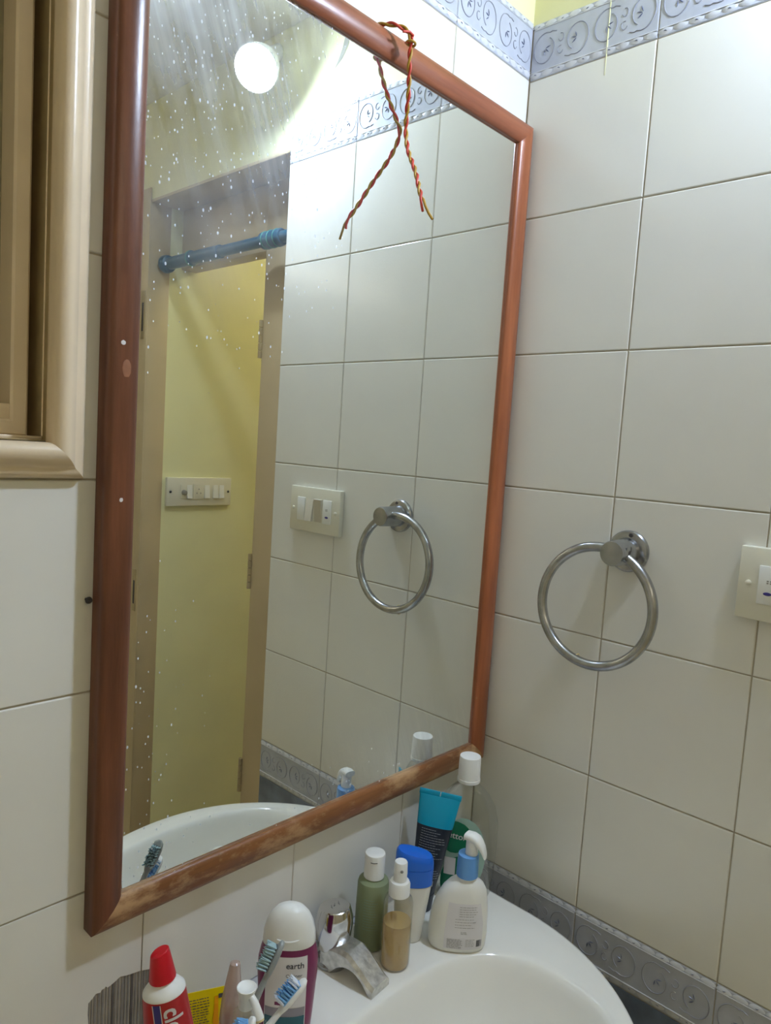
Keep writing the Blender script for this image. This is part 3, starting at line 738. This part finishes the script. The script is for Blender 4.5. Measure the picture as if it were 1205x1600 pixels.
# ------------------------------------------------------------------ bottles on the basin
RZ = face_rot(-0.80, -0.60)
def dashes(rows, smin, smax, fill=0.7, hmm=0.0007, jitter=0.3):
    out = []
    for z in rows:
        x = smin; end = smin+(smax-smin)*(1-jitter*random.random())
        while x < end:
            l = random.uniform(0.0015, 0.005); out.append((x, min(x+l, end), z-hmm/2, z+hmm/2)); x += l+0.0008
    return out
# sage green bottle
t = thing('lotion_bottle', 'sage green cylindrical bottle with a white disc cap beside the tap', 'bottle', (-0.2785, -0.0465, 0.0), RZ); t.scale = (0.97, 0.97, 0.915)
bp_ = [(0.0, 0.0185), (0.0015, 0.0208), (0.006, 0.0222), (0.05, 0.0218), (0.092, 0.0212), (0.0965, 0.0200), (0.099, 0.0165), (0.1, 0.0125), (0.1035, 0.0125)]
b = G().loft(bp_, 36).obj('body', 'green', t)
bars(bp_, dashes(rng(0.035, 0.078, 12), -0.009, 0.010, hmm=0.0006)).obj('print', 'palegreen', b)
c = G().loft([(0.1012, 0.0128), (0.1018, 0.0138), (0.134, 0.0138), (0.1362, 0.0132), (0.1368, 0.012), (0.1362, 0.001)], 36).obj('cap', 'whitep', t, 30)
G().tube([(-0.004, -0.0139, 0.1285), (0.0, -0.01405, 0.1280), (0.005, -0.0132, 0.1285)], 0.0005, 6).obj('cap_notch', 'dark', c)
# clear spray bottle with amber liquid
t = thing('spray_bottle', 'small clear spray bottle half full of amber liquid', 'spray bottle', (-0.2822, -0.0943, 0.0), RZ); t.scale = (1, 1, 0.97)
pb = [(0.0, 0.0155), (0.001, 0.0172), (0.004, 0.0186), (0.085, 0.0186), (0.091, 0.0172), (0.0945, 0.0135), (0.096, 0.0105), (0.1, 0.0105)]
G().loft(pb, 36).obj('body', 'clearspray', t)
G().loft([(0.0015, 0.0160), (0.005, 0.0176), (0.060, 0.0176)], 36).obj('liquid', 'liquid', t)
c = G().loft([(0.0958, 0.0126), (0.0965, 0.0134), (0.111, 0.0134), (0.1145, 0.0118), (0.1155, 0.0092)], 32).obj('collar', 'whitep', t, 30)
c = G().loft([(0.1155, 0.0085), (0.124, 0.0085), (0.1243, 0.0088), (0.139, 0.0082), (0.1405, 0.0074), (0.1402, 0.001)], 28).obj('spray_head', 'whitep', t, 30)
G().tube([(0.002, -0.0080, 0.131), (0.002, -0.0090, 0.131)], [0.0022, 0.0016], 12).obj('nozzle', 'inkgrey', c)
# white bottle with blue cap
t = thing('lotion_bottle', 'white oval bottle with a bright blue slanted flip cap', 'bottle', (-0.2345, -0.0735, 0.0), RZ+0.15)
pb = [(0.0, 0.0160, 0.0105, 2.4), (0.003, 0.0178, 0.0120, 2.4), (0.04, 0.0212, 0.0138, 2.4, 0.0012), (0.079, 0.0244, 0.0152, 2.4, 0.003)]
b = G().loft(pb, 36).obj('body', 'milk', t)
cg = G().loft([(0.0792, 0.0244, 0.0150, 2.4, 0.003), (0.0800, 0.0252, 0.0158, 2.4, 0.003), (0.1020, 0.0256, 0.0160, 2.4, 0.003)], 40)
c = cg.obj('cap_skirt', 'bluecap', t)
cg = G().loft([(0.1026, 0.0254, 0.0158, 2.4, 0.003), (0.1140, 0.0254, 0.0158, 2.4, 0.003), (0.1190, 0.0246, 0.0150, 2.4, 0.003), (0.1220, 0.0225, 0.0130, 2.4, 0.003), (0.1232, 0.012, 0.006, 2.2, 0.003)], 40)
cg.v = [(x, y, z-0.22*x if z > 0.11 else z) for x, y, z in cg.v]
cg.obj('flip_cap', 'bluecap', t)
# pump bottle
t = thing('pump_bottle', 'white pump bottle with a light blue collar and printed back label', 'pump bottle', (-0.1925, -0.1235, 0.0), face_rot(-0.74, -0.67))
pb = [(0.0, 0.0335, 0.0185, 2.4), (0.0015, 0.0360, 0.0205, 2.4), (0.006, 0.0378, 0.0222, 2.4), (0.022, 0.0386, 0.0228, 2.4, 0.0003), (0.045, 0.0372, 0.0220, 2.4, 0.0012), (0.064, 0.0338, 0.0208, 2.3, 0.0032), (0.078, 0.0288, 0.0190, 2.2, 0.0058), (0.086, 0.0230, 0.0170, 2.1, 0.0072), (0.0905, 0.0165, 0.0140, 2.0, 0.0075), (0.0925, 0.0130, 0.0125, 2.0, 0.0075), (0.099, 0.0125, 0.0125, 2.0, 0.0075)]
b = G().loft(pb, 44).obj('body', 'milk', t, 45)
lb = patch(pb, rng(0.007, 0.068, 14), lambda z: (-0.019+0.10*max(0, z-0.03), 0.031-0.16*max(0, z-0.04)), 0.0003).obj('back_label', 'label', b)
rects = dashes(rng(0.052, 0.064, 5), -0.001, 0.024, hmm=0.0006)+dashes(rng(0.037, 0.048, 4), -0.006, 0.024, hmm=0.0006)+dashes(rng(0.009, 0.021, 9), -0.015, 0.006, hmm=0.0006)+dashes(rng(0.012, 0.021, 5), 0.009, 0.022, hmm=0.0006)+dashes([0.029, 0.031], 0.002, 0.012, hmm=0.0006)
bars(pb, rects, 0.0006).obj('label_print', 'inkgrey', lb)
bars(pb, [(0.0235+0.0009*k, 0.0235+0.0009*k+random.choice([0.0003,0.0006]), 0.0105, 0.0200) for k in range(8)], 0.0006, 1).obj('barcode', 'ink', lb)
c = G().loft([(0.0965, 0.0140, 0.0140, 2, 0.0075), (0.097, 0.0144, 0.0144, 2, 0.0075), (0.121, 0.0139, 0.0139, 2, 0.0075), (0.1255, 0.0132, 0.0132, 2, 0.0075), (0.1262, 0.0105, 0.0105, 2, 0.0075)], 36).obj('collar', 'bluecollar', t, 30)
hd = thing_head = G()
hd.loft([(0.1258, 0.0088), (0.142, 0.0086), (0.1455, 0.0092)], 28)
hv = []; hf = []
segs = [(-0.0095, 0.0098, 0.1440, 0.1535), (0.0, 0.0104, 0.1440, 0.1545), (0.008, 0.0098, 0.1420, 0.1530), (0.013, 0.0082, 0.1370, 0.1490), (0.0175, 0.0066, 0.1310, 0.1430), (0.0205, 0.0052, 0.1255, 0.1350), (0.0212, 0.0038, 0.1245, 0.1310)]
for x, hw, zb, zt in segs:
    n = 12
    for k in range(n):
        a = 2*PI*k/n; hv.append((x, hw*math.copysign(abs(math.cos(a))**0.7, math.cos(a)), (zb+zt)/2+(zt-zb)/2*math.copysign(abs(math.sin(a))**0.7, math.sin(a))))
for i in range(len(segs)-1):
    for k in range(12): hf.append((i*12+k, i*12+(k+1) % 12, (i+1)*12+(k+1) % 12, (i+1)*12+k))
hf += [tuple(range(12)), tuple(range((len(segs)-1)*12, len(segs)*12))]
hd.add(hv, hf)
h_ = hd.obj('pump_head', 'whitep', t, 50); h_.location = (0.0112, 0, 0.004); h_.scale = (0.95, 0.9, 0.97); h_.rotation_euler = (0, 0, -PI/2-t.rotation_euler[2]+0.15)
# large clear hand wash bottle in the corner
t = thing('handwash_bottle', 'large clear refill bottle with a white cap and green label in the corner', 'bottle', (-0.098, -0.0575, 0.0), RZ+0.05)
pb = [(0.0, 0.038, 0.021, 2.6), (0.002, 0.041, 0.0235, 2.6), (0.008, 0.0435, 0.0255, 2.6), (0.05, 0.0470, 0.0265, 2.5), (0.085, 0.0480, 0.0268, 2.4), (0.115, 0.0465, 0.0262, 2.3), (0.135, 0.0415, 0.0248, 2.2), (0.150, 0.0330, 0.0225, 2.1), (0.160, 0.0240, 0.0190, 2.0), (0.166, 0.0165, 0.0155, 2.0), (0.1685, 0.0135, 0.0135, 2.0), (0.178, 0.0130, 0.0130, 2.0)]
b = G().loft(pb, 48).obj('body', 'clear', t, 45)
c = G().loft([(0.1705, 0.0160), (0.1715, 0.0168), (0.1755, 0.0168), (0.176, 0.0163), (0.2065, 0.0156), (0.2085, 0.0150), (0.2088, 0.0135), (0.2082, 0.001)], 40).obj('cap', 'whitep', t, 30)
def el(cz, rz, rx, sx=0.0): return lambda z: (sx-rx*math.sqrt(max(0.0001, 1-((z-cz)/rz)**2)), sx+rx*math.sqrt(max(0.0001, 1-((z-cz)/rz)**2)))
lb = patch(pb, rng(0.012, 0.126, 20), el(0.069, 0.0575, 0.034, -0.004), 0.0004).obj('front_label', 'palegreen', b)
patch(pb, rng(0.0735, 0.1205, 14), el(0.097, 0.0238, 0.025, -0.0165), 0.0008).obj('green_panel', 'dgreen', lb)
patch(pb, rng(0.014, 0.0685, 14), el(0.030, 0.039, 0.026, -0.006), 0.0007).obj('green_panel', 'dgreen', lb)
patch(pb, rng(0.040, 0.064, 10), el(0.052, 0.0125, 0.012, 0.0), 0.0010).obj('seal', 'dgreen', lb)
bars(pb, dashes([0.048, 0.052, 0.056], -0.003, 0.011, hmm=0.0018, jitter=0.1), 0.0014).obj('seal_print', 'label', lb)
bars(pb, [(-0.028, -0.012, 0.040, 0.066)], 0.0011).obj('white_panel', 'label', lb)
text_on(pb, 'Dettol', 0.0128, -0.0185, 0.0955, 0.0013, -0.12, 0.0003).obj('lettering', 'label', lb)
# cyan and black tube
t = thing('cream_tube', 'cyan and black cream tube standing on its cap in front of the clear bottle', 'tube', (-0.165, -0.0610, 0.0))
aim(t, (-0.1710, -0.0410, 0.0), (-0.1490, -0.0480, 0.170), (-0.80, -0.60, 0.05)); t.scale = (0.98, 0.98, 0.95)
pt = [(0.026, 0.0165, 0.0165), (0.05, 0.0190, 0.0150), (0.085, 0.0226, 0.0122, 2.1), (0.125, 0.0262, 0.0084, 2.3), (0.160, 0.0292, 0.0038, 2.6), (0.1735, 0.0305, 0.0012, 4), (0.1765, 0.0306, 0.0008, 4)]
lo_ = [p for p in pt if p[0] < 0.126]; up_ = [pt[3], (0.14, 0.0275, 0.0066, 2.4), pt[4], (0.169, 0.0301, 0.0019, 3)]
b = G().loft(lo_, 44).obj('body', 'navy', t)
G().loft([(0.1252, 0.02625, 0.0085, 2.3)]+up_[1:], 44).obj('upper_body', 'cyan', t)
G().bbox(-0.0308, -0.0006, -0.0013, 0.0013, 0.1685, 0.1765, 0.0006).obj('crimp', 'cyan', t)
G().bbox(0.0006, 0.0308, -0.0013, 0.0013, 0.1685, 0.1765, 0.0006).obj('crimp', 'cyan', t)
G().loft([(0.0, 0.0155), (0.001, 0.0168), (0.0255, 0.0172), (0.0262, 0.016)], 32).obj('cap', 'navy', t, 30)
bars(pt, dashes(rng(0.052, 0.121, 20), -0.018, 0.019, hmm=0.0007, jitter=0.45)).obj('print', 'inklight', b)
bars(pt, [(0.005, 0.012, 0.040, 0.048)]).obj('print_panel', 'inklight', b)
# maroon bottle
t = thing('body_lotion_bottle', 'maroon bottle with a white dome cap and white label left of the tap', 'bottle', (-0.448, -0.0810, 0.0), face_rot(-0.70, -0.715))
pb = [(0.0, 0.0255, 0.0155, 2.3), (0.002, 0.0280, 0.0175, 2.3), (0.02, 0.0296, 0.019, 2.3), (0.045, 0.0312, 0.0196, 2.3), (0.07, 0.0328, 0.0202, 2.3), (0.087, 0.0326, 0.0202, 2.3), (0.098, 0.0304, 0.0196, 2.2), (0.106, 0.0282, 0.0190, 2.2)]
b = G().loft(pb, 44).obj('body', 'maroon', t, 45)
c = G().loft([(0.1055, 0.0284, 0.0192, 2.2), (0.1062, 0.0290, 0.0198, 2.2), (0.116, 0.0284, 0.0194, 2.2), (0.127, 0.0258, 0.0180, 2.1), (0.136, 0.0214, 0.0154, 2.0), (0.142, 0.0158, 0.0118, 2.0), (0.1455, 0.0088, 0.0070, 2.0), (0.1465, 0.001, 0.001, 2.0)], 44).obj('dome_cap', 'whitep', t, 60)
G().tube([(s, front([(0.1, 0.029, 0.0198, 2.2), (0.116, 0.0284, 0.0194, 2.2), (0.127, 0.0258, 0.0180, 2.1)], s, 0.1175-0.002*(1-(s/0.012)**2), 0.0), 0.1175-0.002*(1-(s/0.012)**2)) for s in rng(-0.012, 0.012, 11)], [0.0003]+[0.0011]*9+[0.0003], 8).obj('thumb_lip', 'whitep', c)
lb = patch(pb, rng(0.004, 0.0985, 22), lambda z: (-0.0222+0.05*max(0, z-0.085), 0.0222-0.05*max(0, z-0.085)), 0.0003).obj('front_label', 'label', b)
bars(pb, [(-0.0215, 0.0215, 0.030, 0.040)], 0.0006, 14).obj('grey_band', 'labelgrey', lb)
bars(pb, [(-0.0215, 0.0215, 0.010, 0.0298)], 0.0006, 14).obj('teal_band', 'teal', lb)
bars(pb, [(-0.011, 0.006, 0.0435, 0.0475)], 0.0007).obj('maroon_tag', 'maroon', lb)
for sx, zz, rr_ in ((-0.003, 0.0505, 0.0042), (0.004, 0.0535, 0.0040), (0.008, 0.0500, 0.0036)):
    patch(pb, rng(zz-rr_*0.99, zz+rr_*0.99, 8), el(zz, rr_, rr_, sx), 0.0008+0.0002*rr_*100, 8).obj('plum_print', 'maroon', lb)
text_on(pb, 'earth', 0.0092, 0.009, 0.0862, 0.0008, 0, 0.0002).obj('lettering', 'ink', lb)
text_on(pb, 'Caviner', 0.0056, 0.0085, 0.0762, 0.0008).obj('lettering', 'ink', lb)
text_on(pb, 'moss', 0.0052, 0.0065, 0.0718, 0.0008).obj('lettering', 'ink', lb)
bars(pb, dashes([0.0672, 0.0640, 0.0622], 0.0, 0.012, hmm=0.0007)).obj('label_print', 'ink', lb)

# cup with brushes and toothpaste
CUPX, CUPY = -0.592, -0.113
t = thing('tumbler', 'short white tumbler holding the toothbrushes and toothpaste', 'cup', (CUPX, CUPY, 0.0))
G().loft([(0.0, 0.0325), (0.001, 0.0340), (0.037, 0.0365), (0.038, 0.0360), (0.0375, 0.0352), (0.003, 0.0330), (0.0028, 0.001)], 36).obj('cup_wall', 'cup', t, 40)
def brush(label, base, top, face, m_handle, m_pad, m_b1, m_b2, L):
    t = thing('toothbrush', label, 'toothbrush', base, 0, 'toothbrushes in the tumbler'); aim(t, base, top, face)
    hp = [(0.0, 0.0040, 0.0034), (0.002, 0.0052, 0.0044), (0.03, 0.0056, 0.0050), (0.07, 0.0062, 0.0052), (L-0.075, 0.0052, 0.0046), (L-0.05, 0.0033, 0.0032), (L-0.036, 0.0032, 0.0028)]
    G().loft(hp, 18).obj('handle', m_handle, t, 60)
    h = G().loft([(L-0.038, 0.0030, 0.0026), (L-0.031, 0.0056, 0.0030, 2.5), (L-0.024, 0.0070, 0.0032, 3), (L-0.010, 0.0070, 0.0032, 3), (L-0.003, 0.0056, 0.0028, 2.5), (L, 0.0022, 0.0016, 2.2)], 24).obj('head', m_handle, t, 60)
    G().bbox(-0.0055, 0.0055, -0.0040, -0.0024, L-0.030, L-0.006, 0.0008).obj('bristle_pad', m_pad, h)
    ga, gb = G(), G()
    for i in range(8):
        for j in range(4):
            x = -0.0045+0.003*j; z = L-0.0290+0.0031*i
            gg = gb if i >= 6 or i < 1 else ga
            for q in range(2):
                dx, dz = random.uniform(-0.0013, 0.0013), random.uniform(-0.0012, 0.0012)
                gg.tube([(x, -0.003, z), (x+dx*0.5, -0.009, z+dz*0.5), (x+dx, -0.0128-random.uniform(0, 0.0016), z+dz)], [0.0010, 0.0010, 0.0005], 5)
    ga.obj('bristles', m_b1, t, 60); gb.obj('bristles', m_b2, t, 60)
    return t
def dl(a, b): return (Vector(b)-Vector(a)).length
B0, B1 = (-0.585, -0.120, 0.0045), (-0.4995, -0.1310, 0.1555)
brush('grey toothbrush with pale teal bristles standing in front of the maroon bottle', B0, B1, (-0.75, 0.62, 0.25), 'greybrush', 'greydark', 'bristle_teal', 'bristle_teal', dl(B0, B1))
B0, B1 = (-0.597, -0.116, 0.0045), (-0.4855, -0.1525, 0.1200)
brush('white toothbrush with light blue bristles leaning furthest right out of the tumbler', B0, B1, (-0.62, 0.45, 0.62), 'whitep', 'bristle_blue', 'bristle_blue', 'bristle_white', dl(B0, B1))
B0, B1 = (-0.607, -0.130, 0.0045), (-0.5600, -0.1680, 0.1310)
brush('white toothbrush with blue bristles, lowest one behind the small pump bottle', B0, B1, (-0.55, 0.30, 0.62), 'whitep', 'bristle_blue', 'bristle_blue', 'bristle_blue', dl(B0, B1))
# toothpaste
B0, B1 = (-0.590, -0.1000, 0.0045), (-0.6058, -0.0800, 0.1690)
t = thing('toothpaste_tube', 'red toothpaste tube with a red cap standing at the left of the basin', 'tube', B0); aim(t, B0, B1, (-0.62, -0.78, 0))
Lp = dl(B0, B1)
pt = [(0.0, 0.0262, 0.0008, 4), (0.006, 0.0262, 0.0012, 4), (0.03, 0.0252, 0.0075, 2.3), (0.06, 0.0240, 0.0125, 2.1), (0.09, 0.0226, 0.0156, 2.0), (Lp-0.0385, 0.0196, 0.0178, 2.0)]
b = G().loft(pt, 44).obj('body', 'redtube', t, 50)
G().loft([(Lp-0.0385, 0.0197, 0.0179), (Lp-0.0365, 0.0194, 0.0180), (Lp-0.0315, 0.0150, 0.0142), (Lp-0.0272, 0.0098), (Lp-0.0255, 0.0085)], 40).obj('shoulder', 'whitep', t, 50)
cg = G().loft([(Lp-0.0262, 0.0122), (Lp-0.0250, 0.0124), (Lp-0.005, 0.0094), (Lp-0.0008, 0.0086), (Lp, 0.0076), (Lp-0.0003, 0.001)], 32)
cg.v = [(x, y, z+0.28*x if z > Lp-0.012 else z) for x, y, z in cg.v]; cg.obj('cap', 'red', t, 35)
vs = bars(pt, [(-0.0078, -0.0014, z0, z0+0.006) for z0 in rng(0.02, Lp-0.046, 18)], 0.0004, 4).obj('violet_stripe', 'violet', b)
bars(pt, [(-0.0086, -0.0078, z0, z0+0.006) for z0 in rng(0.02, Lp-0.046, 18)]+[(-0.0014, -0.0006, z0, z0+0.006) for z0 in rng(0.02, Lp-0.046, 18)], 0.0005, 2).obj('white_edge', 'label', vs)
text_on(pt, 'FRESH', 0.006, 0.0, 0.068, 0.0008, -PI/2).obj('lettering', 'inklight', vs) if False else None
text_on(pt, 'closeup', 0.0215, 0.0026, 0.088, 0.0007, -PI/2+0.05, 0.0008).obj('lettering', 'label', b)
# yellow packet
t = thing('sachet_packet', 'yellow printed packet leaning on the wall behind the red toothpaste tube', 'packet', (-0.535, -0.045, 0.0))
aim(t, (-0.541, -0.052, 0.0006), (-0.5368, -0.040, 0.066), (-0.45, -0.89, 0))
pk = [(0.0, 0.0300, 0.0006, 6), (0.004, 0.0300, 0.0008, 6), (0.02, 0.0296, 0.0036, 3), (0.05, 0.0296, 0.0036, 3), (0.064, 0.0300, 0.0008, 6), (0.0672, 0.0300, 0.0006, 6)]
b = G().loft(pk, 40).obj('pouch', 'packet', t, 60)
bars(pk, dashes(rng(0.012, 0.060, 20), -0.014, 0.013, hmm=0.0008, jitter=0.15), 0.0005).obj('print', 'ink', b)
bars(pk, [(0.016+0.0012*abs(z0-0.035)/0.01, 0.022, z0, z0+0.004) for z0 in rng(0.012, 0.056, 12)], 0.0006).obj('orange_stripe', 'orange', b)
bars(pk, [(0.0225, 0.0275, 0.0575, 0.0615)], 0.0006).obj('dark_print', 'ink', b)
bars(pk, [(0.016, 0.026, 0.006, 0.010)], 0.0006).obj('dark_print', 'ink', b)
# pale pink tube
t = thing('pink_tube', 'pale pink translucent plastic tube beside the yellow packet', 'tube', (-0.527, -0.088, 0.0))
aim(t, (-0.534, -0.091, 0.0), (-0.5255, -0.0895, 0.122), FACE)
G().loft([(0.0, 0.0100), (0.001, 0.0108), (0.062, 0.0105), (0.0625, 0.0085)], 24).obj('lower_body', 'peach', t)
G().loft([(0.0627, 0.0100), (0.064, 0.0108), (0.085, 0.0102), (0.105, 0.0075), (0.117, 0.0058), (0.122, 0.0050), (0.1235, 0.0030)], 24).obj('upper_body', 'pink', t)
# small pump bottle
t = thing('small_pump_bottle', 'small pearly bottle with a white disc-topped pump and yellowed nozzle', 'pump bottle', (-0.5530, -0.1455, 0.0), RZ)
G().loft([(0.0, 0.0112), (0.001, 0.0125), (0.104, 0.0125), (0.117, 0.0112), (0.123, 0.0080), (0.126, 0.0065)], 30).obj('body', 'pearl', t)
G().loft([(0.1045, 0.0072), (0.112, 0.0066), (0.118, 0.0072), (0.123, 0.0088), (0.1252, 0.0092), (0.1256, 0.0086), (0.1244, 0.0070), (0.1240, 0.001)], 28).obj('pump_top', 'whitep', t, 40, (0, 0, 0.0188))
nz = G().tube([(0.004, -0.002, 0.1195), (0.010, -0.006, 0.1155), (0.0145, -0.009, 0.1085), (0.0165, -0.0105, 0.1045)], [0.0034, 0.0036, 0.0040, 0.0042], 14).obj('nozzle', 'whitep', t, 50, (0, 0, 0.0188))
G().tube([(0.0163, -0.0104, 0.1050), (0.0170, -0.0109, 0.1032)], [0.0040, 0.0040], 14).obj('nozzle_tip', 'tip', nz)
